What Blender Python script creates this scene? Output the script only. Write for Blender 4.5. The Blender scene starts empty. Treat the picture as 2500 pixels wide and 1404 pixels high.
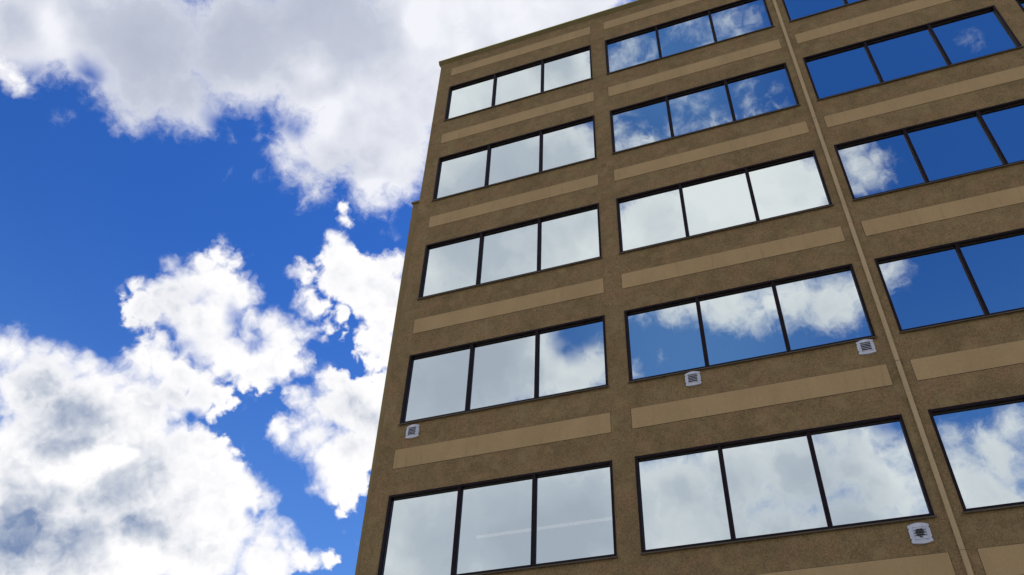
import bpy, bmesh, math, random
from mathutils import Matrix, Vector, Euler

random.seed(7)
scene = bpy.context.scene
COL = scene.collection

# ---------------------------------------------------------------- camera
cam_data = bpy.data.cameras.new("camera")
cam = bpy.data.objects.new("camera", cam_data)
COL.objects.link(cam)
cam_data.sensor_width = 36.0
cam_data.lens = 30.13
cam_data.clip_start = 0.1
cam_data.clip_end = 3000.0
CR = (0.93836762, 0.34387923, 0.03483222)
CD = (-0.2100429, 0.64737163, -0.73266088)
CF = (-0.27449625, 0.68018898, 0.67970196)
Z0 = 20.967                       # height of the second window row's head above the ground
cam.matrix_world = Matrix(((CR[0], -CD[0], -CF[0], 7.9358),
                           (CR[1], -CD[1], -CF[1], -13.5994),
                           (CR[2], -CD[2], -CF[2], Z0 - 19.367),
                           (0, 0, 0, 1)))
scene.camera = cam
scene.view_settings.view_transform = 'Standard'
scene.view_settings.look = 'None'
scene.view_settings.exposure = 0.0
scene.view_settings.gamma = 1.0
scene.cycles.use_adaptive_sampling = True
scene.cycles.adaptive_threshold = 0.015
scene.cycles.max_bounces = 6
scene.cycles.caustics_reflective = False
scene.cycles.caustics_refractive = False
scene.cycles.use_denoising = True
scene.cycles.denoiser = 'OPENIMAGEDENOISE'

# ---------------------------------------------------------------- sun
SUN_EL, SUN_AZ = math.radians(58), math.radians(28)      # azimuth from +Y (behind the building) towards +X
sd = bpy.data.lights.new("sun", 'SUN')
sd.energy = 3.6
sd.angle = math.radians(0.5)
sd.color = (1.0, 0.95, 0.88)
sun = bpy.data.objects.new("sun", sd)
COL.objects.link(sun)
sv = Vector((math.sin(SUN_AZ) * math.cos(SUN_EL), math.cos(SUN_AZ) * math.cos(SUN_EL), math.sin(SUN_EL)))
sun.rotation_euler = sv.to_track_quat('Z', 'Y').to_euler()
sun.location = sv * 60

# ---------------------------------------------------------------- sky: clouds live in the world by direction
# (compass azimuth, elevation, angular radius in milliradians [, weight])
SOFT = '''-69.33,48.36,55 -65.59,49.87,57.4 -60.74,51.04,68 -66.73,47.52,18.8 -64.06,47.76,10.8 -59.63,48.25,34.3 -57.73,49.04,36.9 -55.58,49.59,37.6 -58.55,46.73,16.3 -57.87,47.43,20.5 -60.58,48.26,18 -54,49.03,25.3 -55.33,48.13,16.7 -52.39,53.88,67.7 -44.44,55.73,87.6 -35.27,56.57,90 -45.08,52.06,24.4 -46.06,50.73,9.7 -44.81,49.94,15.6 -40.16,51.76,45.3 -41.34,49.62,36.3 -35.6,51.18,59.9 -36.89,48.8,34.7 -44.07,49.29,22.4 -45.4,48.69,13.4 -44.32,48.12,15.7 -42.53,47.71,19 -41.45,46.56,13.7 -33.73,49.27,28 -35.68,47.62,19.5 -36.7,47.05,13 -34.49,48.35,17.7 -50.61,51.95,25.8 -28.79,59.81,89 -18.38,62.64,87.1 -52.73,50.72,19.1 -48.43,51.89,19.6 -32.64,48.32,13.1 174.86,31.2,24.9 173.19,29.65,18.2 173.01,27.91,19.9 170.16,27.36,30.8 167.58,28.82,26.6 168.83,26.38,33.8 169.82,30.18,13.8 -151.65,27.72,49.6 177.04,31.45,25.4 175.31,30.66,24.1 174.34,29.86,17.2 -161.08,38.3,21.4 -165.19,37.33,25.9 -152.12,56.03,91.5 -159.25,56.87,73.1 -163.14,57.38,36.3 -153.34,49.46,118 -161.71,51.09,65.8 -157.83,45.61,109.7 -164.52,46.73,52.1 -152.86,39.83,118.8 -158.27,38.78,57.1 -160.75,37.48,47.4 -163.47,36.68,35.4 -165.19,37.46,23.6 -150.34,34.16,93.2 -165.25,38.54,14.2 -161.41,40.21,23.8 -171.53,46.35,60.7 -177.55,47.29,59.2 176.77,47.13,57.5 173.48,46.96,32.5 169.54,47.17,19 167.88,47.24,9.1 169.17,46.13,14.7 169.93,45.67,10.6 169.8,48.45,14.8 -168.75,50.87,25.6 -172,51.29,22.1 -174.92,51.12,16 -178.29,51.2,21.6 177.25,50.98,19.8 173.81,50.53,17.3 -172.23,41.54,23.3 -172.82,40.81,13.9 -174.37,41.6,27.7 -177.05,41.01,34.2 -178.6,39.72,19 179.37,40.34,26.8 177.16,39.95,29.9 174.76,39.34,31.1 173.53,39.21,21.4 172.56,39.65,23.4 170.23,40.67,15.9 169.6,40.63,10.4 -166.29,28.21,76.5 -170.84,29.32,53.6 -175.42,30.25,52.9 -179.66,29.78,51.4 176.5,29.49,37.4 175.25,28.3,40.7 173.88,26.86,23.8 177.53,25.03,60.5 -177.22,25.12,62.8 -171.79,25.51,86.5 -168.06,37.23,10.3 170.02,29.01,17.6 168.35,29.36,11.5 167.67,28.01,22.6 169.1,26.91,22.7 166.16,29.79,17 170.16,27.36,19.3 -151.54,26.44,111.5 -160.34,26.93,99.1 167.47,25.63,22'''
CRISP = '''-67.27,45.34,10.4 -66.54,45.17,8.2 -67.92,45.4,9.2 -38.81,46.1,4.2 -38.33,45.39,4.2 -37.89,45.33,3.7 -47.5,41.15,9.7 -46.59,40.9,9.7 -48.2,40.32,11.8 -47.19,39.36,19.7 -46.29,38.1,19.8 -46.26,36.88,17.5 -46.33,39.32,19.8 -44.8,39.3,16.9 -44.7,39.05,12.5 -44.09,39.39,5.8 -48.54,38.71,19.5 -49.51,38.02,17.2 -50.37,37.29,14.9 -51.43,36.47,16 -52.22,35.9,9.2 -52.22,37.58,5.9 -52.53,37.8,3.8 -51.63,35.47,8.3 -50.55,35.94,12.7 -49,36.94,19.3 -47.32,36.74,21.7 -46.28,35.8,21.8 -44.64,35.26,21.1 -43.29,35.04,17.7 -41.98,34.93,21.4 -40.7,35.6,23.4 -40.14,36.66,17.2 -40.47,37.62,14.5 -41.24,37.93,12.7 -41.89,38.06,6.3 -39.08,35.91,13.6 -43.44,38.26,5.4 -42.91,37.92,4.9 -43.39,37.18,4 -43.1,36.84,4.5 -44.78,34.43,9.6 -41.09,34.17,11.6 -42.3,34.05,9.7 -50.48,39.64,1.7 -53.14,36.78,2.5 -38.31,43.79,11.6 -38.41,42.75,13.9 -37.03,43.05,14.9 -37.49,41.81,20.9 -35.54,42.63,14.9 -34.38,42.04,21.1 -35.97,40.96,18.6 -34.42,40.52,21.1 -33.52,42.71,15.5 -32.64,43.38,13.2 -32.31,41.49,23.6 -32.96,39.62,22.5 -33.26,38.35,19.6 -32.06,37.96,16.9 -33.81,38.05,8.4 -30.85,40.57,23.6 -32.62,37.34,9.4 -40.64,42.23,5.9 -40.16,41.91,5.5 -41.19,41.78,3.6 -40.11,41.37,4.1 -39.8,40.88,3.7 -39.48,40.48,5 -39.04,40.01,6 -38.67,39.62,9.2 -38.19,40.09,4.2 -39.97,40.16,2.7 -36.66,39.67,5.1 -36.45,39.29,5.1 -39.73,38.23,4.1 -39.27,37.86,4.1 -37.46,38.6,4.2 -36.95,38.5,3.2 -38.46,37.85,3.2 -37.37,37.61,2.3 -35.52,37.8,3.7 -34.49,37.77,4.2 -34.6,37.12,3.3 -35.83,38.19,2.3 -37.91,40.86,4.2 -39.03,42.63,4.1 -39.68,42.92,2.8 -33.42,36.83,5.6 -32.89,36.76,6.5 -36.45,35.29,11.9 -35.51,35.44,10.1 -33.88,35.54,10.2 -33.53,35.73,6.5 -32.3,35.89,13 -34.49,33.97,29.8 -32.73,33.28,32.2 -31.84,34.46,27.8 -36.24,33.31,14.6 -39.02,31.57,8.9 -38.48,31.3,8 -37.87,31.85,7.2 -37.04,31.06,9 -36.35,31.57,16.2 -36.29,30.53,9 -35.17,30.3,17.1 -34.05,29.42,20.6 -33.45,30.8,27.2 -34.15,28.5,11.6 -33.23,28.1,10.7 -33.38,27.44,5.3 -35.47,28.45,3.5 -37.86,33.44,8.1 -38.47,33.6,6.8 -38.98,33.59,4.5 -32.71,29.07,11.7 -31.79,31.8,22.9 -36.71,32.7,9 -58.32,31.47,15.2 -57.27,31.25,12.3 -55.97,31.56,12.5 -54.65,31.66,12.7 -53.52,31.88,11.2 -52.71,31.95,8.1 -55.13,30.01,35 -51.61,31.13,22.3 -50.53,31.84,11.5 -50.71,33.76,6.7 -50.19,34.23,7.6 -49.21,34.59,7.6 -49.86,33.21,17.6 -48.41,33.62,17.8 -47.08,33.32,18 -45.56,32.91,18.1 -44.12,32.72,13.9 -43.05,32.43,7 -43.6,33.1,7 -43.85,31.59,6.9 -47.17,32.11,19.1 -48.59,30.69,31.2 -51.74,28.54,59.6 -52.98,25.71,57.3 -48.37,26.94,60.6 -45.71,29.22,21 -44.14,29.58,17 -43.06,29.81,9.5 -42.49,29.67,6 -43.4,28.33,29.7 -43.73,26.13,31.2 -45.45,32.27,17.2 -43.66,32.29,9.6 -41.73,28.03,19.7 -40.39,27.65,16.3 -39.05,27.17,8.6 -40.07,26.82,15 -41.66,26.53,23.3 -40.6,25.11,21 -39.24,25.14,12.7 -38.2,25.68,7.7 -37.42,25.63,6.9 -38.15,24.53,16.1 -36.93,24.59,9.4 -35.94,23.99,12.8 -34.78,23.97,8.6 -33.89,24.47,8.6 -33.31,24.4,6.5 -37.9,23.1,25.1 -41.75,23.45,37 -45.82,23.86,48 -48.86,22.02,49.7 -52.57,22.28,51.7 -41.48,29.62,3.9 -38.75,26.37,2.6 -47.68,35.42,6 -46.55,30.96,8.5'''
WISP = '''-62.06,46.22,6.3 -61.52,46.08,4 -62.79,44.51,7 -63.06,44.2,5.4 -62.27,44.93,3.9 -51.31,50.76,12 -50.43,48.39,6.1 -47.69,49.19,7.9 -48.94,49.95,6.1 -47.74,50.01,5.3 -44.63,50.8,8 -42.02,51.12,6.3 -40.75,47.26,13.7 -42.13,45.86,10 -36.69,45.81,5.6 -33.76,46.53,6.6 -33.14,45.65,6.6 -32.88,45.41,3.8 -34.12,44.97,2.3 -34.56,45.18,2.8 -46.41,46.77,4 -49.01,45.9,5.3 -36.9,35.76,13.7 -37.13,34.24,10 -39.44,34.49,8.1 -41.48,33.03,5.3 -41.84,32.29,4.4 -32.82,26.42,3.5 -31.65,25.63,2.6 -43.68,30.72,6 -44.46,30.46,4.3 -50.43,34.1,12.6 -51.13,33.1,8.3 -39.14,37.67,8.2 -35.78,41.55,7.5 -168.96,57.15,22.5 -170.64,58.32,22.3 -172.46,57.65,13.4 -177.36,59.15,17.4 -179.15,58.65,15.2 179.54,57.17,17.4 176.98,58.53,21.3 176.57,57.43,19.3 -169.49,54.53,18.3 -168.82,52.99,20.8 -170.86,52.05,18.4 -177,55.34,17.8 -177.45,53.97,16.1 -174.9,52.71,18.2 -178.79,52.72,17.9 177.61,53.17,15.8 -170.09,41.57,18.8 -169.29,40.81,14.1 -169.82,57.87,20.2 -171.34,56.98,17.9 -170.25,58.85,11.1 -173.54,58.06,9.7 -178.22,58.78,15.6 -176.19,58.66,10.9 -179.32,57.86,9.6 177.44,58.1,19.3 177.24,57.03,15.1 174.36,58.03,13.5 175.29,57.18,11.1 -168.7,53.79,12.9 -169.65,52.67,12.9 -171.04,53.1,8.3 -176.11,54.67,17 -176.87,53.52,13.5 -178.47,54.35,9.8 -174.97,52.97,10 177.59,54.23,13.1 177.41,52.61,12.3 174.67,53.51,8.6 174.61,52.31,9.5 157.74,51.18,9.9 157.3,50.58,8.3 -169.96,40.5,10.3 -170.68,38.01,7.4 167.52,45.92,11.6 166.84,46.52,7.4 169.33,39.5,6.6 -174.83,43.85,6.5 168.07,30.02,15.4 170.28,31.03,9.9 167.86,26.41,14.9'''
HOLE = '''-44.64,37.7,8.9 -44.08,37.35,7.1 -42.68,37.48,4.9 -45.27,31.06,10.3 -44.54,31.05,6 -47.51,34.88,8.6 -46.17,34.43,6.1 -39.72,26.13,6 -49.63,49.05,20.9 -48.03,49.79,14.9 -51.29,48.82,12.1 -46.3,50.39,4.4 -45.06,50.43,2.7 -44.42,50.39,2.2 -35.31,37.91,9.3 -39.55,33.81,6.3 -63.07,47.68,5.5 -66.68,46.1,3.4 -51.81,32.24,0 -163.37,39.93,20 -164.61,40.05,18 -163,38.85,9.5 172.7,31.42,12.2'''
SHADE = '''-53.93,55.86,83.2,0.36 -45.48,58.94,68.5,0.3 -60.44,49.75,48.1,0.18 -61.65,49.78,67.5,0.54 -64.81,50.27,46.3,0.3 -68.96,46.53,33,0.42 -54.66,56.72,95,0.9 -46.76,57.86,81.4,0.78 -57.42,50.43,49.3,0.36 -59.09,48.06,36.5,0.42 -55.03,48.81,41.9,0.24 -55.2,52.94,37.5,0.18 -38.53,49.89,41.3,0.42 -40.96,47.77,36.5,0.48 -44.32,48.95,31.4,0.36 -37.53,57.29,53.4,0.3 -33.91,54.11,54.9,0.144 -46.73,54.52,24,-0.9 -46.6,54.69,43.6,-0.3 -66.73,48.1,22.6,-0.8 -40.96,53.99,15.2,-0.5 -42.91,52.07,22.4,-0.6 -35.13,59.94,30.8,-0.7 -34.24,59.03,22.2,-0.3 -35.49,47.65,27.9,-1.2 -36.71,48.28,23.2,-0.3 -49.82,56.01,25.6,-0.2 -55.85,51.59,29.1,-0.3 -38.13,51.05,13.7,-0.3 -50.28,36.97,29.8,0.84 -51.57,36.43,25.2,0.48 -48.66,37.58,30.2,0.3 -47.26,36.62,21.7,0.18 -55.46,28.64,42.1,0.66 -52.57,28.04,43.2,0.72 -51.38,28.89,36,0.48 -55.24,26.73,22.6,0.24 -52.88,22.43,44.2,1.2 -50.76,22.5,49,1.08 -52.43,20.5,43.4,0.96 -49.18,24.55,35.3,0.54 -47.15,25.27,36.1,0.6 -44.86,24.79,36.6,0.66 -47.18,24.05,23.8,0.36 -42.88,24.45,20.6,0.36 -41.54,24.45,20.8,0.18 -47.27,32.34,25.5,0.42 -45.27,31.79,21.5,0.3 -46.46,32.55,17.1,0.18 -46.26,28.46,29.1,0.36 -54.68,30.67,23.6,0.24 -51.62,26.58,29.3,-0.9 -50.33,27.18,27.8,-0.9 -48.85,26.82,18.1,-0.8 -53.85,25.46,22.7,-0.5 -52.8,24.8,15.2,-0.3 -51.73,22.78,10.5,-0.7 -47.3,23.07,13.7,-0.9 -45.48,22.27,23.7,-1 -43.49,22.42,24.1,-0.6 -54.68,29.65,0,0 -34.4,33.59,32.1,0.54 -32.62,32.76,36.8,0.6 -33.7,34.76,23.1,0.36 -36.69,34.98,20.6,0.54 -33.52,29.74,13.5,0.12 -36.07,31.48,13.5,-0.4 -36.64,41.41,18.6,0.24 -35.67,41.15,23.3,0.18 -31.9,42.09,23.6,0.18 -31.5,38.57,18.8,0.24 -33.45,30.8,9.1,0.12 -45.88,39.44,17.7,-0.1 -42.9,35.26,26.6,-0.2 -177.55,47.29,100.2,-0.255 -161.25,24.45,66.2,0.525 -164.43,26.22,40.1,0.45 -156.75,27.43,27.1,-0.45 -161.8,29.78,32.1,-0.225 -158.27,26.86,27,0.45 -153.95,25.87,35.7,0.3 -154.98,36.71,28.4,-0.375 -153.79,46.49,52.3,0.525 -157.17,44.21,57.3,0.45 -156.63,50.18,51.9,0.675 -163.43,51.08,37.5,0.525 -162.16,57.65,27.2,0.9 -163.33,46.76,38,0.525 -151.67,36.18,70.6,1.05 -155.9,37.85,61.7,1.05 -156.45,35.44,42.5,0.75 -150.98,34.23,42,0.6 -153.07,28.35,54.4,0.525 -157.45,25.82,67,0.825 -163.27,25.96,75.7,1.125 -162.72,29.52,36.6,0.375 -174.88,27.28,64.9,0.6 178.95,27.62,62.6,0.675 -171.86,30.28,44.8,0.375 177.28,25.94,40.6,0.45 177.14,31.09,29.6,0.15 -177.37,39.49,27.2,0.225 176.1,39.22,30.5,0.45 176.49,47.88,35.3,0.18 -173.43,46.17,46.4,0.075 168.3,27.68,45.4,0.525 -158.82,27.9,18.2,-0.3'''


def table(s):
    out = []
    for t in s.split():
        v = [float(x) for x in t.split(',')]
        a, e = math.radians(v[0]), math.radians(v[1])
        out.append(((math.sin(a) * math.cos(e), math.cos(a) * math.cos(e), math.sin(e)), v[2] / 1000.0, v[3:]))
    return out

class Nodes:
    """small expression helper over a node tree"""
    def __init__(self, tree):
        self.t = tree
    def new(self, kind, **kw):
        n = self.t.nodes.new(kind)
        for k, v in kw.items():
            setattr(n, k, v)
        return n
    def put(self, sock, val):
        if isinstance(val, bpy.types.NodeSocket):
            self.t.links.new(val, sock)
        elif val is not None:
            sock.default_value = val
    def m(self, op, a, b=None, c=None, clamp=False):
        n = self.new('ShaderNodeMath', operation=op, use_clamp=clamp)
        for s, v in zip(n.inputs, (a, b, c)):
            self.put(s, v)
        return n.outputs[0]
    def v(self, op, a, b=None, c=None):
        n = self.new('ShaderNodeVectorMath', operation=op)
        self.put(n.inputs[0], a)
        if op == 'SCALE':
            self.put(n.inputs[3], b)
        else:
            self.put(n.inputs[1], b)
            self.put(n.inputs[2], c)
        return n.outputs['Value'] if op in ('DOT_PRODUCT', 'DISTANCE', 'LENGTH') else n.outputs['Vector']
    def ramp(self, val, a, b, c=0.0, d=1.0, mode='SMOOTHSTEP'):
        n = self.new('ShaderNodeMapRange', interpolation_type=mode)
        n.clamp = True
        for s, v in zip(n.inputs, (val, a, b, c, d)):
            self.put(s, v)
        return n.outputs[0]
    def noise(self, vec, scale, detail=4, rough=0.55, out=0, dist=0.0, kind='FBM', lac=2.0):
        n = self.new('ShaderNodeTexNoise', noise_dimensions='3D')
        n.noise_type = kind
        self.put(n.inputs['Vector'], vec)
        self.put(n.inputs['Scale'], scale)
        self.put(n.inputs['Detail'], detail)
        self.put(n.inputs['Roughness'], rough)
        self.put(n.inputs['Lacunarity'], lac)
        self.put(n.inputs['Distortion'], dist)
        return n.outputs[out]
    def mix(self, f, a, b, blend='MIX'):
        n = self.new('ShaderNodeMix', data_type='RGBA', blend_type=blend)
        n.clamp_factor = True
        self.put(n.inputs[0], f)
        self.put(n.inputs[6], a)
        self.put(n.inputs[7], b)
        return n.outputs[2]

# thin milky veils in the part of the sky that the panes mirror
VEIL_A, VEIL_B = (-0.095, -0.781, 0.617), (-0.046, -0.560, 0.827)
SKY_STRENGTH = 0.1
world = bpy.data.worlds.new("World")
scene.world = world
world.use_nodes = True
wt = world.node_tree
wt.nodes.clear()
W = Nodes(wt)
sky = W.new('ShaderNodeTexSky', sky_type='NISHITA')
sky.sun_disc = False
sky.sun_elevation = SUN_EL
sky.sun_rotation = SUN_AZ
sky.altitude = 1500
sky.air_density = 1.0
sky.dust_density = 0.3
sky.ozone_density = 3.0
dirv = W.v('NORMALIZE', W.new('ShaderNodeTexCoord').outputs['Generated'])

# warp of the look-up direction, so that round puffs get ragged, curling outlines
def centred(scale, amp, detail, rough, kind='FBM'):
    c = W.noise(dirv, scale, detail, rough, out=1)
    return W.v('SCALE', W.v('SUBTRACT', c, (0.5, 0.5, 0.5)), amp)
warp_big = centred(16.0, 0.024, 1, 0.5)
warp_mid = centred(55.0, 0.015, 2, 0.5)
p1 = W.v('ADD', W.v('ADD', dirv, warp_big), warp_mid)
p1n = p1
fine = W.noise(p1, 90.0, 7, 0.62)                 # fraying detail
billow = W.new('ShaderNodeTexVoronoi', voronoi_dimensions='3D', feature='F1', distance='EUCLIDEAN')
billow.normalize = True
W.put(billow.inputs['Vector'], W.v('ADD', dirv, warp_mid))
W.put(billow.inputs['Scale'], 75.0)
W.put(billow.inputs['Detail'], 2.0)
W.put(billow.inputs['Roughness'], 0.55)
cell = billow.outputs['Distance']
lit = (0.0045, -0.002, 0.0065)
billow2 = W.new('ShaderNodeTexVoronoi', voronoi_dimensions='3D', feature='F1', distance='EUCLIDEAN')
billow2.normalize = True
W.put(billow2.inputs['Vector'], W.v('ADD', W.v('ADD', dirv, warp_mid), lit))
W.put(billow2.inputs['Scale'], 75.0)
W.put(billow2.inputs['Detail'], 1.0)
W.put(billow2.inputs['Roughness'], 0.55)
puff = W.m('SUBTRACT', billow2.outputs['Distance'], cell)

def union(tbl, pos, sm, power=0.0):
    acc = None
    for c, r, _ in tbl:
        d = W.m('SUBTRACT', r, W.v('DISTANCE', pos, c))
        acc = d if acc is None else W.m('SMOOTH_MAX', acc, d, sm)
    return acc
f0 = W.m('SUBTRACT', fine, 0.5)
c0 = W.m('SUBTRACT', 0.35, cell)
holes = union(table(HOLE), p1, 0.004)

# crisp cumulus
dC = union(table(CRISP), p1, 0.005)
dC = W.m('MULTIPLY_ADD', f0, 0.012, W.m('ADD', dC, 0.0004))
dC = W.m('MULTIPLY_ADD', c0, 0.021, dC)
dC = W.m('MINIMUM', dC, W.m('MULTIPLY', holes, -1.0))
# thick soft decks
dS = union(table(SOFT), p1, 0.012)
dS = W.m('MULTIPLY_ADD', f0, 0.030, dS)
dS = W.m('MINIMUM', dS, W.m('MULTIPLY', holes, -1.0))
# thin wisps
dW = union(table(WISP), p1, 0.004)
dW = W.m('MULTIPLY_ADD', f0, 0.040, dW)

# the rest of the sky, out of view, is added cumulus, brighter and warmer to light the wall
gen = W.noise(dirv, 3.2, 8, 0.58)
away = W.m('MULTIPLY', W.ramp(W.v('DISTANCE', dirv, (-0.60, 0.50, 0.62)), 0.42, 0.80),
           W.ramp(W.v('DISTANCE', dirv, (0.03, -0.76, 0.65)), 0.38, 0.70))
dG = W.m('MULTIPLY', W.m('SUBTRACT', W.m('MULTIPLY_ADD', W.m('SUBTRACT', away, 1.0), 0.42, gen), 0.45), 0.5)
aG = W.ramp(dG, -0.006, 0.022)

softness = W.ramp(W.noise(dirv, 9.0, 2, 0.5), 0.38, 0.62, 0.0030, 0.0125, 'LINEAR')
aC = W.ramp(dC, W.m('MULTIPLY', softness, -1.0), softness)
aS = W.ramp(dS, -0.010, 0.022)
aW = W.ramp(dW, -0.003, 0.034, 0.0, 0.70)

# grey bases and bright heads
p2 = W.v('ADD', dirv, centred(11.0, 0.085, 4, 0.45))
sh = None
for c, r, w in table(SHADE):
    t = W.ramp(W.v('DISTANCE', p2, c), r * 1.6, r * -0.1, 0.0, w[0] if w[0] > 0 else w[0] * 0.7)
    sh = t if sh is None else W.m('ADD', sh, t)
# relief: the same fields looked up a little way towards the light
n_here = W.noise(p1, 24.0, 5, 0.55)
n_there = W.noise(W.v('ADD', p1, (0.009, -0.004, 0.013)), 24.0, 5, 0.55)
relief = W.m('SUBTRACT', n_there, n_here)
pos = W.m('MAXIMUM', sh, 0.0)
sh = W.m('ADD', W.m('MINIMUM', sh, 0.0), W.m('DIVIDE', pos, W.m('MULTIPLY_ADD', pos, 0.60, 1.0)))
deck = W.noise(p2, 6.0, 3, 0.45)
sh = W.m('MULTIPLY_ADD', W.m('SUBTRACT', deck, 0.5), 0.55, sh)
edge = W.ramp(dC, 0.002, 0.040)
shC = W.m('MULTIPLY_ADD', relief, 1.3, W.m('MULTIPLY_ADD', sh, 1.1, 0.10))
shC = W.m('MULTIPLY_ADD', puff, 0.55, shC)
shC = W.m('MULTIPLY', W.m('MAXIMUM', shC, 0.0), W.m('MULTIPLY_ADD', edge, 0.85, 0.15))
shS = W.m('ADD', W.m('MULTIPLY_ADD', relief, 0.45, W.m('MULTIPLY_ADD', W.m('SUBTRACT', deck, 0.5), 0.7, sh)), 0.20, clamp=True)
shS = W.m('MULTIPLY', shS, W.ramp(dS, -0.004, 0.045, 0.30, 1.0))

K = 1.0 / SKY_STRENGTH
def cloud_colour(s, white, grey, deep):
    c = W.mix(W.ramp(s, 0.0, 0.55, 0, 1, 'LINEAR'), white + (1,), grey + (1,))
    return W.mix(W.ramp(s, 0.55, 1.25, 0, 1, 'LINEAR'), c, deep + (1,))
def kk(*c):
    return tuple(x * K for x in c)
colC = cloud_colour(shC, kk(1.03, 1.02, 1.03), kk(0.62, 0.66, 0.74), kk(0.20, 0.28, 0.46))
colS = cloud_colour(shS, kk(0.90, 0.91, 0.97), kk(0.55, 0.59, 0.70), kk(0.40, 0.44, 0.56))
sky_col = W.mix(1.0, sky.outputs[0], (0.34, 0.84, 1.66, 1), 'MULTIPLY')
elev = W.new('ShaderNodeSeparateXYZ')
W.put(elev.inputs[0], dirv)
veil = W.m('MAXIMUM', W.ramp(elev.outputs[2], 0.72, 0.12, 0.0, 0.50),
           W.m('MAXIMUM', W.ramp(W.v('DISTANCE', dirv, VEIL_A), 0.30, 0.0, 0.0, 0.30),
               W.ramp(W.v('DISTANCE', dirv, VEIL_B), 0.16, 0.0, 0.0, 0.24)))
sky_col = W.mix(veil, sky_col, kk(0.24, 0.47, 0.80) + (1,))
base = W.mix(aG, sky_col, cloud_colour(W.ramp(dG, 0.02, 0.16), kk(1.45, 1.40, 1.30), kk(0.85, 0.86, 0.9), kk(0.6, 0.62, 0.68)))
base = W.mix(aW, base, kk(0.82, 0.86, 0.95) + (1,))
base = W.mix(aS, base, colS)
base = W.mix(aC, base, colC)
bg = W.new('ShaderNodeBackground')
W.put(bg.inputs[0], base)
bg.inputs[1].default_value = SKY_STRENGTH
out = W.new('ShaderNodeOutputWorld')
wt.links.new(bg.outputs[0], out.inputs[0])
world.cycles.sampling_method = 'MANUAL'
world.cycles.sample_map_resolution = 512

# ---------------------------------------------------------------- materials
def material(name, colour=(0.5, 0.5, 0.5), rough=0.6, metal=0.0, spec=0.5):
    m = bpy.data.materials.new(name)
    m.use_nodes = True
    N = Nodes(m.node_tree)
    b = m.node_tree.nodes['Principled BSDF']
    b.inputs['Base Color'].default_value = colour + (1,)
    b.inputs['Roughness'].default_value = rough
    b.inputs['Metallic'].default_value = metal
    b.inputs['Specular IOR Level'].default_value = spec
    return m, N, b

def objcoord(N):
    return N.new('ShaderNodeTexCoord').outputs['Object']

def set_bump(N, b, height, dist, strength=1.0):
    bp = N.new('ShaderNodeBump')
    bp.inputs['Strength'].default_value = strength
    bp.inputs['Distance'].default_value = dist
    N.put(bp.inputs['Height'], height)
    N.put(b.inputs['Normal'], bp.outputs[0])

def make_stucco():
    m, N, b = material('rough_stucco', rough=0.95, spec=0.15)
    p = objcoord(N)
    big = N.noise(p, 0.9, 4, 0.6)
    mid = N.noise(p, 5.5, 4, 0.65, dist=0.6)
    grain = N.noise(p, 42.0, 3, 0.7)
    peb = N.noise(p, 95.0, 2, 0.6)
    hue = N.noise(p, 2.2, 3, 0.6)
    c = N.mix(N.ramp(big, 0.32, 0.68, 0, 1), (0.222, 0.150, 0.067, 1), (0.272, 0.186, 0.084, 1))
    c = N.mix(N.ramp(hue, 0.45, 0.66, 0, 0.6), c, (0.315, 0.18, 0.088, 1))
    coarse = N.noise(p, 19.0, 2, 0.6)
    g = N.m('MULTIPLY_ADD', N.ramp(mid, 0.3, 0.7, -1, 1, 'LINEAR'), 0.13, 1.0)
    g = N.m('MULTIPLY_ADD', N.ramp(coarse, 0.3, 0.7, -1, 1, 'LINEAR'), 0.17, g)
    g = N.m('MULTIPLY_ADD', N.ramp(grain, 0.3, 0.7, -1, 1, 'LINEAR'), 0.42, g)
    g = N.m('MULTIPLY_ADD', N.ramp(peb, 0.3, 0.7, -1, 1, 'LINEAR'), 0.22, g)
    gray = N.new('ShaderNodeCombineColor')
    for s in gray.inputs[:3]:
        N.put(s, g)
    c = N.mix(1.0, c, gray.outputs[0], 'MULTIPLY')
    och = N.noise(N.v('ADD', p, (17, 3, 5)), 3.1, 4, 0.65)
    c = N.mix(N.ramp(och, 0.48, 0.70, 0, 0.55), c, (0.345, 0.25, 0.11, 1))
    # pale lime spots and dribbles
    spot = N.noise(p, 3.4, 6, 0.75, dist=1.2)
    c = N.mix(N.ramp(spot, 0.70, 0.80, 0, 0.45), c, (0.36, 0.30, 0.22, 1))
    N.put(b.inputs['Base Color'], c)
    set_bump(N, b, N.m('ADD', grain, N.m('MULTIPLY', peb, 0.6)), 0.012, 0.9)
    return m

def make_smooth(name, c1, c2, rough=0.85):
    m, N, b = material(name, rough=rough, spec=0.25)
    p = objcoord(N)
    s = N.v('MULTIPLY', p, (1, 1, 0.5))
    n = N.noise(s, 1.1, 5, 0.6, dist=0.4)
    f = N.noise(p, 60, 3, 0.6)
    c = N.mix(N.ramp(n, 0.3, 0.72), c1 + (1,), c2 + (1,))
    c = N.mix(N.ramp(f, 0.35, 0.65, 0, 0.14), c, (0.09, 0.07, 0.05, 1))
    st = N.noise(N.v('MULTIPLY', p, (9, 1, 0.8)), 1.0, 3, 0.6)
    c = N.mix(N.ramp(st, 0.56, 0.72, 0, 0.18), c, (0.13, 0.095, 0.06, 1))
    N.put(b.inputs['Base Color'], c)
    set_bump(N, b, f, 0.003, 0.6)
    return m

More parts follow.
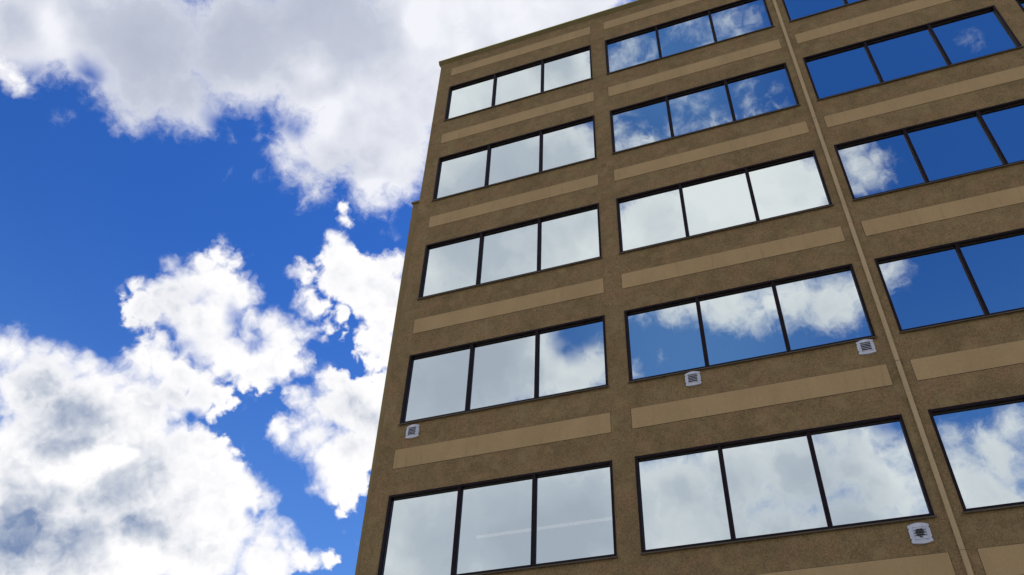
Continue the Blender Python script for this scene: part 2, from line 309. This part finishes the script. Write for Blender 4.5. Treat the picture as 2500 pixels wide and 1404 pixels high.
def make_glass():
    m, N, b = material('mirror_glass', (0.70, 0.755, 0.775), 0.0, 1.0)
    m.node_tree.nodes.remove(b)
    g = N.new('ShaderNodeBsdfGlossy')
    g.inputs['Roughness'].default_value = 0.0
    g.inputs['Color'].default_value = (0.86, 0.925, 0.875, 1)
    info = N.new('ShaderNodeObjectInfo')
    p = N.v('ADD', objcoord(N), N.v('SCALE', info.outputs['Location'], 1.37))
    w = N.noise(N.v('MULTIPLY', p, (0.85, 1, 0.22)), 1.4, 2, 0.5)
    w2 = N.noise(p, 0.55, 1, 0.5)
    bp = N.new('ShaderNodeBump')
    bp.inputs['Strength'].default_value = 1.0
    bp.inputs['Distance'].default_value = 0.0022
    N.put(bp.inputs['Height'], N.m('MULTIPLY_ADD', w2, 1.2, w))
    N.put(g.inputs['Normal'], bp.outputs[0])
    t = N.new('ShaderNodeBsdfTransparent')
    t.inputs['Color'].default_value = (0.75, 0.80, 0.78, 1)
    mx = N.new('ShaderNodeMixShader')
    mx.inputs[0].default_value = 0.10
    N.put(mx.inputs[1], g.outputs[0])
    N.put(mx.inputs[2], t.outputs[0])
    N.put(m.node_tree.nodes['Material Output'].inputs[0], mx.outputs[0])
    return m

def make_bronze():
    m, N, b = material('dark_bronze_aluminium', rough=0.55, metal=0.0, spec=0.08)
    n = N.noise(objcoord(N), 6.0, 4, 0.6)
    N.put(b.inputs['Base Color'], N.mix(N.ramp(n, 0.3, 0.7), (0.014, 0.008, 0.010, 1), (0.024, 0.014, 0.015, 1)))
    N.put(b.inputs['Roughness'], N.ramp(n, 0.3, 0.7, 0.35, 0.55))
    return m

M = {}
M['stucco'] = make_stucco()
M['band'] = make_smooth('smooth_tan_render', (0.44, 0.29, 0.130), (0.50, 0.33, 0.152))
M['edge'] = make_smooth('smooth_brown_render', (0.23, 0.155, 0.058), (0.285, 0.195, 0.08))
M['strip'] = make_smooth('painted_tan_metal', (0.49, 0.345, 0.168), (0.54, 0.385, 0.195), 0.55)
M['glass'] = make_glass()
M['bronze'] = make_bronze()
M['joint'] = make_smooth('joint_sealant', (0.050, 0.036, 0.022), (0.075, 0.055, 0.034))
M['gasket'] = material('black_rubber_gasket', (0.008, 0.008, 0.010), 0.5)[0]
M['coping'] = make_smooth('olive_metal', (0.150, 0.110, 0.030), (0.185, 0.140, 0.042), 0.5)
M['coping_lit_edge'] = make_smooth('olive_metal_lit', (0.50, 0.50, 0.12), (0.58, 0.56, 0.16), 0.5)  # same olive metal, lighter colour stands in for light along the top edge
M['sill'] = make_smooth('bronze_sill_metal', (0.085, 0.068, 0.040), (0.115, 0.090, 0.055), 0.5)

def make_plastic():
    m, N, b = material('weathered_white_plastic', rough=0.5)
    p = objcoord(N)
    n = N.noise(p, 9, 2, 0.5)
    d = N.noise(N.v('MULTIPLY', p, (22, 22, 4)), 1.0, 2, 0.5)
    c = N.mix(N.ramp(n, 0.35, 0.7, 0, 0.5), (0.62, 0.62, 0.65, 1), (0.50, 0.50, 0.54, 1))
    c = N.mix(N.ramp(d, 0.55, 0.75, 0, 0.5), c, (0.40, 0.39, 0.38, 1))
    N.put(b.inputs['Base Color'], c)
    return m
M['plastic'] = make_plastic()
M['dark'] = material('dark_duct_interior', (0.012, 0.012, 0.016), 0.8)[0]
M['nest'] = make_smooth('dry_grey_nest', (0.030, 0.026, 0.022), (0.075, 0.065, 0.05))
M['room'] = material('dim_office_interior', (0.045, 0.045, 0.045), 0.9)[0]
mlamp, Nl, bl = material('fluorescent_lamp', (0.8, 0.8, 0.78), 0.5)
bl.inputs['Emission Color'].default_value = (1.0, 0.93, 0.85, 1)
bl.inputs['Emission Strength'].default_value = 0.9
M['lamp'] = mlamp

def make_ground(name, c1, c2, sc, rough=0.9):
    m, N, b = material(name, rough=rough, spec=0.3)
    p = objcoord(N)
    a = N.noise(p, 0.15, 5, 0.6)
    g = N.noise(p, sc, 4, 0.7)
    c = N.mix(N.ramp(a, 0.3, 0.7), c1 + (1,), c2 + (1,))
    c = N.mix(N.ramp(g, 0.35, 0.65, 0, 0.4), c, tuple(x * 0.5 for x in c1) + (1,))
    N.put(b.inputs['Base Color'], c)
    set_bump(N, b, g, 0.01, 0.7)
    return m
M['paving'] = make_ground('pale_gravel_paving', (0.30, 0.27, 0.22), (0.36, 0.325, 0.27), 30)
M['concrete'] = make_ground('pale_concrete', (0.40, 0.38, 0.34), (0.48, 0.46, 0.42), 20)
M['land'] = make_ground('dry_grassland', (0.10, 0.11, 0.05), (0.17, 0.15, 0.08), 2)
M['roof'] = make_ground('roof_gravel', (0.30, 0.29, 0.27), (0.38, 0.36, 0.33), 30)

# ---------------------------------------------------------------- mesh helpers
class MB:
    def __init__(self):
        self.v, self.f, self.mi, self.s = [], [], [], []
    def box(self, x0, x1, y0, y1, z0, z1, mi=0):
        b = len(self.v)
        self.v += [(x0, y0, z0), (x1, y0, z0), (x1, y1, z0), (x0, y1, z0),
                   (x0, y0, z1), (x1, y0, z1), (x1, y1, z1), (x0, y1, z1)]
        for q in ((0, 3, 2, 1), (4, 5, 6, 7), (0, 1, 5, 4), (1, 2, 6, 5), (2, 3, 7, 6), (3, 0, 4, 7)):
            self.f.append(tuple(b + i for i in q)); self.mi.append(mi); self.s.append(False)
    def face(self, pts, mi=0, smooth=False):
        b = len(self.v)
        self.v += list(pts)
        self.f.append(tuple(range(b, b + len(pts)))); self.mi.append(mi); self.s.append(smooth)
    def extrude_x(self, profile, x0, x1, mi=0, mis=None):
        """closed profile in (y, z), swept along x"""
        n = len(profile)
        b = len(self.v)
        self.v += [(x0, y, z) for y, z in profile] + [(x1, y, z) for y, z in profile]
        for i in range(n):
            j = (i + 1) % n
            self.f.append((b + i, b + n + i, b + n + j, b + j)); self.mi.append(mis[i] if mis else mi); self.s.append(False)
        self.f.append(tuple(b + i for i in range(n))); self.mi.append(mi); self.s.append(False)
        self.f.append(tuple(b + n + i for i in reversed(range(n)))); self.mi.append(mi); self.s.append(False)
    def build(self, name, mats, parent=None, loc=(0, 0, 0), bevel=0.0, merge=False):
        me = bpy.data.meshes.new(name)
        me.from_pydata(self.v, [], self.f)
        for m in mats:
            me.materials.append(m)
        for p, i, s in zip(me.polygons, self.mi, self.s):
            p.material_index = i
            p.use_smooth = s
        bm = bmesh.new(); bm.from_mesh(me)
        if merge:
            bmesh.ops.remove_doubles(bm, verts=bm.verts, dist=1e-5)
        bmesh.ops.recalc_face_normals(bm, faces=bm.faces)
        bm.to_mesh(me); bm.free()
        o = bpy.data.objects.new(name, me)
        COL.objects.link(o)
        o.location = loc
        if parent:
            o.parent = parent
        if bevel:
            md = o.modifiers.new('bevel', 'BEVEL')
            md.width = bevel; md.segments = 2; md.limit_method = 'ANGLE'
        return o

def empty(name, loc, label, cat, group=None):
    o = bpy.data.objects.new(name, None)
    COL.objects.link(o)
    o.location = loc
    o['label'] = label
    o['category'] = cat
    if group:
        o['group'] = group
    return o

def structure(o):
    o['kind'] = 'structure'
    return o

# ---------------------------------------------------------------- setting
g = MB(); g.box(-900, 900, -900, 900, -1.0, 0.0)
structure(g.build('ground', [M['land']]))
g = MB(); g.box(-70, 90, -48, -2.2, -0.1, 0.012)
structure(g.build('forecourt', [M['paving']]))
g = MB()
x = -40.0
while x < 60:
    g.box(x, x + 2.985, -2.2, -0.01, -0.1, 0.13); x += 3.0
structure(g.build('pavement', [M['concrete']]))

# ---------------------------------------------------------------- the building (x along the front, y into it, z up)
bld = empty('office_building', (0, 0, 0),
            'brown stucco office block with tan bands and dark framed mirror windows', 'building')

COLS = [(0.000, 4.622), (5.053, 9.698), (10.116, 14.577), (15.031, 19.66), (20.09, 24.72)]
BANDS = [(-0.018, 4.641), (5.042, 9.724), (10.109, 14.60), (15.02, 19.68), (20.08, 24.74)]
WT = [3.543, 0.0, -3.587, -7.210, -10.800, -14.400, -18.000]
WB = [1.755, -1.861, -5.472, -9.096, -12.695, -16.290, -19.890]
BT = [4.579, 1.107, -2.500, -6.117, -9.722, -13.288, -16.90]
BB = [4.158, 0.658, -2.941, -6.569, -10.195, -13.76, -17.37]
WT = [Z0 + v for v in WT]; WB = [Z0 + v for v in WB]; BT = [Z0 + v for v in BT]; BB = [Z0 + v for v in BB]
ROOF = Z0 + 5.02
X0, X1 = -0.415, 25.15
DEPTH = 16.0
TH = 0.30

# front wall: a thick slab with an opening for every window
xs = sorted({X0, X1} | {v for c in COLS for v in c})
zs = sorted({0.0, ROOF} | set(WT) | set(WB))
def is_open(i, j):
    xa, xb, za, zb = xs[i], xs[i + 1], zs[j], zs[j + 1]
    return any(abs(xa - c[0]) < 1e-6 and abs(xb - c[1]) < 1e-6 for c in COLS) and \
           any(abs(zb - t) < 1e-6 and abs(za - b) < 1e-6 for t, b in zip(WT, WB))
w = MB()
NX, NZ = len(xs) - 1, len(zs) - 1
for i in range(NX):
    for j in range(NZ):
        if is_open(i, j):
            continue
        xa, xb, za, zb = xs[i], xs[i + 1], zs[j], zs[j + 1]
        w.face([(xa, 0, za), (xb, 0, za), (xb, 0, zb), (xa, 0, zb)])
        w.face([(xa, TH, za), (xa, TH, zb), (xb, TH, zb), (xb, TH, za)])
        for di, dj, q in ((-1, 0, [(xa, 0, za), (xa, 0, zb), (xa, TH, zb), (xa, TH, za)]),
                          (1, 0, [(xb, 0, za), (xb, TH, za), (xb, TH, zb), (xb, 0, zb)]),
                          (0, -1, [(xa, 0, za), (xa, TH, za), (xb, TH, za), (xb, 0, za)]),
                          (0, 1, [(xa, 0, zb), (xb, 0, zb), (xb, TH, zb), (xa, TH, zb)])):
            ii, jj = i + di, j + dj
            if not (0 <= ii < NX and 0 <= jj < NZ) or is_open(ii, jj):
                w.face(q)

# hairline cast joints of the stucco panels, standing 1.5 mm off the wall
j = w
for k in range(7):
    zt = BT[k]
    edges = [X0] + [v for b in BANDS for v in b] + [X1]
    for a in range(0, len(edges), 2):
        j.box(edges[a] + 0.02, edges[a + 1] - 0.02, -0.0015, 0.01, zt - 0.004, zt + 0.004, 1)
for b in BANDS:
    for x in b:
        for k in range(7):
            lo = BT[k + 1] + 0.01 if k < 6 else 0.2
            hi = BB[k] - 0.02
            j.box(x - 0.004, x + 0.004, -0.0015, 0.01, lo, hi, 1)
w.build('front_wall', [M['stucco'], M['edge']], bld, merge=True)

# side and rear walls, roof deck, floor slabs, dark rooms behind the glass
s = MB(); s.box(X0, X0 + TH, TH, DEPTH, 0, ROOF); s.build('side_wall', [M['stucco']], bld)
s = MB(); s.box(X1 - TH, X1, TH, DEPTH, 0, ROOF); s.build('side_wall', [M['stucco']], bld)
s = MB(); s.box(X0, X1, DEPTH, DEPTH + TH, 0, ROOF); s.build('rear_wall', [M['stucco']], bld)
s = MB(); s.box(X0 + TH, X1 - TH, TH, DEPTH, ROOF - 0.7, ROOF - 0.4); s.build('roof_deck', [M['roof']], bld)
s = MB()
for k in range(7):
    z = WB[k] - 0.85
    if z > 0.2:
        s.box(X0 + TH, X1 - TH, TH, DEPTH, z - 0.35, z)
    s.box(X0 + TH, X1 - TH, TH + 0.02, DEPTH - 0.02, WT[k] + 0.12, WT[k] + 0.16)
s.box(X0 + TH + 0.01, X1 - TH - 0.01, 7.0, 7.1, 0.01, ROOF - 0.75)
s.build('interior', [M['room']], bld)

# coping along the roof edge: flared metal, its lit top edge painted as a lighter lip
c = MB()
zr = ROOF
c.extrude_x([(0.0, zr - 0.045), (-0.008, zr - 0.045), (-0.060, zr + 0.045), (-0.075, zr + 0.060), (-0.075, zr + 0.10), (-0.055, zr + 0.125), (0.36, zr + 0.125), (0.36, zr + 0.003), (0.0, zr + 0.003)],
            X0 - 0.075, X1 + 0.075, 0)
c.build('roof_coping', [M['coping']], bld)
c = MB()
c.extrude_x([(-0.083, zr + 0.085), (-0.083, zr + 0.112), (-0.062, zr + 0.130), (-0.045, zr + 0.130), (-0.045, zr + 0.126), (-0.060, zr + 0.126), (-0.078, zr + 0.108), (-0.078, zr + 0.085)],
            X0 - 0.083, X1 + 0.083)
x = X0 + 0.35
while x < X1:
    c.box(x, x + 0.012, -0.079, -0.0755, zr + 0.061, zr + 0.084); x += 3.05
c.build('coping_lit_edge', [M['coping_lit_edge']], bld)
c = MB()
c.box(X0 - 0.075, X0 + 0.30, 0.36, DEPTH + TH + 0.07, zr - 0.02, zr + 0.122)
c.build('roof_coping', [M['coping']], bld)

# low projecting edge of the side wing, with its own small coping
wz = Z0 - 1.745
c = MB()
xt, xb_ = -0.612, -0.500
f = lambda z: xt + (xb_ - xt) * min(1.0, (wz - z) / 11.5)
zz = [0.0, 6.0, wz - 11.5, wz - 6, wz]
for a in range(4):
    za, zb = zz[a], zz[a + 1]
    c.face([(f(za), 0.02, za), (X0, 0.02, za), (X0, 0.02, zb), (f(zb), 0.02, zb)])
    c.face([(f(za), 0.02, za), (f(zb), 0.02, zb), (f(zb), DEPTH, zb), (f(za), DEPTH, za)])
    c.face([(f(za), DEPTH, za), (f(zb), DEPTH, zb), (X0, DEPTH, zb), (X0, DEPTH, za)])
c.face([(xt, 0.02, wz), (X0, 0.02, wz), (X0, DEPTH, wz), (xt, DEPTH, wz)])
c.build('wing_wall', [M['edge']], bld, merge=True)
c = MB()
c.extrude_x([(-0.02, wz - 0.02), (-0.02, wz + 0.05), (DEPTH, wz + 0.05), (DEPTH, wz + 0.003), (0.03, wz + 0.003), (0.012, wz - 0.02)], xt - 0.03, X0 - 0.002)
c.build('wing_coping', [M['coping']], bld)

# tan bands between the window rows, each in a thin dark joint
for bi, (xa, xb2) in enumerate(BANDS):
    for k in range(7):
        b = MB()
        za, zb = BB[k], BT[k]
        b.box(xa + 0.008, xb2 - 0.008, -0.006, 0.02, za + 0.008, zb - 0.008, 0)
        q = 0.008
        b.box(xa, xb2, -0.002, 0.02, za, za + q, 1)
        b.box(xa, xb2, -0.002, 0.02, zb - q, zb, 1)
        b.box(xa, xa + q, -0.002, 0.02, za + q, zb - q, 1)
        b.box(xb2 - q, xb2, -0.002, 0.02, za + q, zb - q, 1)
        b.build('spandrel_band', [M['band'], M['joint']], bld)

# cover strip of the expansion joint between the second and third bays
c = MB()
zsq = 0.14
cuts = [zsq] + [Z0 + v for v in (-16.9, -13.3, -9.72, -6.1, -2.5, 1.1)] + [ROOF - 0.345]
for a in range(len(cuts) - 1):
    za, zb = cuts[a], cuts[a + 1]
    ya = -0.045 if a % 2 else -0.042
    c.box(9.875, 9.953, ya, 0.005, za + 0.003, zb - 0.003)
c.build('joint_cover_strip', [M['strip']], bld, bevel=0.006)

# ---------------------------------------------------------------- windows
FW, MW, REC = 0.048, 0.064, 0.078     # frame face, mullion face, depth from frame face to the glass
def window(xa, xb, za, zb, tilt_seed):
    f = MB()
    o = -0.012                         # the frame stands just proud of the wall
    f.box(xa, xb, o, 0.16, zb - FW, zb)
    f.box(xa, xb, o, 0.16, za, za + FW)
    f.box(xa, xa + FW, o, 0.16, za + FW, zb - FW)
    f.box(xb - FW, xb, o, 0.16, za + FW, zb - FW)
    ww = (xb - xa)
    ms = [xa + ww / 3, xa + 2 * ww / 3]
    for m_ in ms:
        f.box(m_ - MW / 2, m_ + MW / 2, o + 0.008, 0.158, za + FW, zb - FW)
    fr = f.build('window', [M['bronze']], bld, bevel=0.003)
    edges = [xa + FW] + [v for m_ in ms for v in (m_ - MW / 2, m_ + MW / 2)] + [xb - FW]
    rnd = random.Random(tilt_seed)
    gk = MB()
    for a in range(0, 6, 2):
        px0, px1 = edges[a], edges[a + 1]
        pz0, pz1 = za + FW, zb - FW
        gy = o + REC
        t = 0.010
        gk.box(px0, px1, gy - 0.012, gy + 0.02, pz1 - t, pz1)
        gk.box(px0, px1, gy - 0.012, gy + 0.02, pz0, pz0 + t)
        gk.box(px0, px0 + t, gy - 0.012, gy + 0.02, pz0 + t, pz1 - t)
        gk.box(px1 - t, px1, gy - 0.012, gy + 0.02, pz0 + t, pz1 - t)
        # the pane: slightly out of true, each in its own way
        cx, cz = (px0 + px1) / 2, (pz0 + pz1) / 2
        hw, hh = (px1 - px0) / 2, (pz1 - pz0) / 2
        p = MB()
        p.face([(-hw, 0, -hh), (hw, 0, -hh), (hw, 0, hh), (-hw, 0, hh)])
        po = p.build('pane', [M['glass']], fr, (cx, gy, cz))
        po.rotation_euler = (rnd.uniform(-1, 1) * 0.0012, 0, rnd.uniform(-1, 1) * 0.0016)
    gk.build('gasket', [M['gasket']], fr)
    s = MB()
    s.extrude_x([(0.05, za), (-0.012, za), (-0.045, za - 0.012), (-0.045, za - 0.036), (-0.039, za - 0.036), (-0.039, za - 0.018), (0.0, za - 0.010), (0.05, za - 0.010)],
                xa - 0.02, xb + 0.02)
    s.build('sill', [M['sill']], fr)
    return fr

n = 0
for xa, xb in COLS:
    for k in range(7):
        window(xa, xb, WB[k], WT[k], n)
        n += 1

# a strip lamp on the ceiling of the room behind the lowest visible left window
l = MB()
zc = WT[4] + 0.12
l.box(0.95, 4.25, 2.30, 2.37, zc - 0.04, zc - 0.002)
l.build('ceiling_lamp', [M['lamp']], bld)


# ---------------------------------------------------------------- vents on the wall
def vent(loc, label, blocked=False, size=0.30):
    v = empty('wall_vent', loc, label, 'vent', 'white vents on the stucco wall')
    W2, H = 0.148 * size / 0.30, 0.135 * size / 0.30
    # hood: arched outline above and below, bulging towards the middle, with a square hole for the louvres
    oX, oZ = W2 * 0.60, H * 0.68
    NXs, NZs = 24, 22
    def zedge(u, sgn):
        return sgn * (H + 0.030 * (1 - u * u) * size / 0.30)
    def depth(u, t):
        return -(0.030 + 0.022 * (1 - u * u)) * (1 - 0.25 * t * t)
    m = MB()
    grid = {}
    us = [-1 + 2 * i / NXs for i in range(NXs + 1)]
    us = sorted(us + [-oX / W2, oX / W2])
    us = [u for i, u in enumerate(us) if i == 0 or u - us[i - 1] > 1e-3]
    def pt(u, t):
        z = zedge(u, 1) * t
        return (u * W2, depth(u, t), z)
    ts = [-1 + 2 * i / NZs for i in range(NZs + 1)]
    for i in range(len(us) - 1):
        for jx in range(NZs):
            ua, ub = us[i], us[i + 1]
            ta, tb = ts[jx], ts[jx + 1]
            cu, ct = (ua + ub) / 2, (ta + tb) / 2
            z = abs(zedge(cu, 1) * ct)
            if abs(cu * W2) < oX and z < oZ:
                continue
            m.face([pt(ua, ta), pt(ub, ta), pt(ub, tb), pt(ua, tb)], 0, True)
    # rim back to the wall
    for i in range(len(us) - 1):
        for t in (-1, 1):
            a, b = pt(us[i], t), pt(us[i + 1], t)
            m.face([a, b, (b[0], 0.0, b[2]), (a[0], 0.0, a[2])], 0, True)
    for jx in range(NZs):
        for u in (-1, 1):
            a, b = pt(u, ts[jx]), pt(u, ts[jx + 1])
            m.face([a, b, (b[0], 0.0, b[2]), (a[0], 0.0, a[2])], 0, False)
    # frame round the opening, and screw tabs on the flanks
    fr = 0.010
    y0, y1 = -0.056 * 1.0, -0.010
    for (xa, xb, za, zb) in ((-oX - fr, oX + fr, oZ, oZ + fr), (-oX - fr, oX + fr, -oZ - fr, -oZ),
                             (-oX - fr, -oX, -oZ, oZ), (oX, oX + fr, -oZ, oZ)):
        m.box(xa, xb, y0, y1, za, zb)
    h = m.build('hood', [M['plastic']], v, merge=False)
    s_ = MB()
    for sx in (-1, 1):
        for sz in (-0.62, 0.62):
            s_.box(sx * W2 - 0.010 if sx > 0 else -W2 - 0.004, sx * W2 + 0.004 if sx > 0 else -W2 + 0.010,
                   -0.0335, -0.012, sz * H - 0.008, sz * H + 0.008)
    s_.build('clip', [M['dark'] if blocked else M['joint']], h)
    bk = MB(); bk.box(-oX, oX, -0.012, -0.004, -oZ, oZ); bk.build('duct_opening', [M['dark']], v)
    if not blocked:
        for q in range(1, 5):
            z = -oZ + 2 * oZ * q / 5
            l = MB()
            l.extrude_x([(-0.055, z - 0.005), (-0.055, z + 0.004), (-0.030, z + 0.012), (-0.030, z + 0.007), (-0.051, z - 0.001)], -oX, oX)
            l.build('louvre', [M['plastic']], v)
    else:
        hts = [(0.52, 0.98), (0.05, 0.42), (-0.40, -0.10), (-0.98, -0.52)]
        for a, b in hts:
            l = MB(); l.box(-oX + 0.003, oX - 0.003, -0.050, -0.044, a * oZ, b * oZ)
            l.box(-oX + 0.003, oX - 0.003, -0.054, -0.0505, a * oZ, a * oZ + 0.004)
            l.build('flap', [M['plastic']], v)
        nst = MB()
        rnd = random.Random(3)
        for (zc, hw, hh, cnt) in ((0.46, 0.045, 0.012, 90), (0.10, 0.062, 0.017, 150), (-0.40, 0.055, 0.014, 130), (-0.78, 0.016, 0.009, 30)):
            for _ in range(cnt):
                x = rnd.uniform(-hw, hw); z = zc * oZ + rnd.uniform(-hh, hh)
                a = rnd.uniform(0, 3.14); L = rnd.uniform(0.006, 0.016); t = 0.0022
                dx, dz = math.cos(a) * L, math.sin(a) * L * 0.7
                y = -0.054 - rnd.uniform(0, 0.012)
                nst.face([(x - dx, y, z - dz), (x + dx, y - 0.003, z + dz), (x + dx - t, y - 0.003, z + dz + t * 1.6), (x - dx - t, y, z - dz + t * 1.6)])
        nst.build('nest_debris', [M['nest']], v)
    return v

vent((0.345, 0, Z0 - 9.350), 'white louvred vent below the corner of the leftmost window column')
vent((6.305, 0, Z0 - 9.302), 'white louvred vent hanging under the left half of the middle window column')
vent((9.478, 0, Z0 - 9.295), 'white louvred vent with dark slots just left of the vertical cover strip')
vent((9.415, 0, Z0 - 12.958), 'broken white vent with dark nest debris between its flaps', True, 0.31)
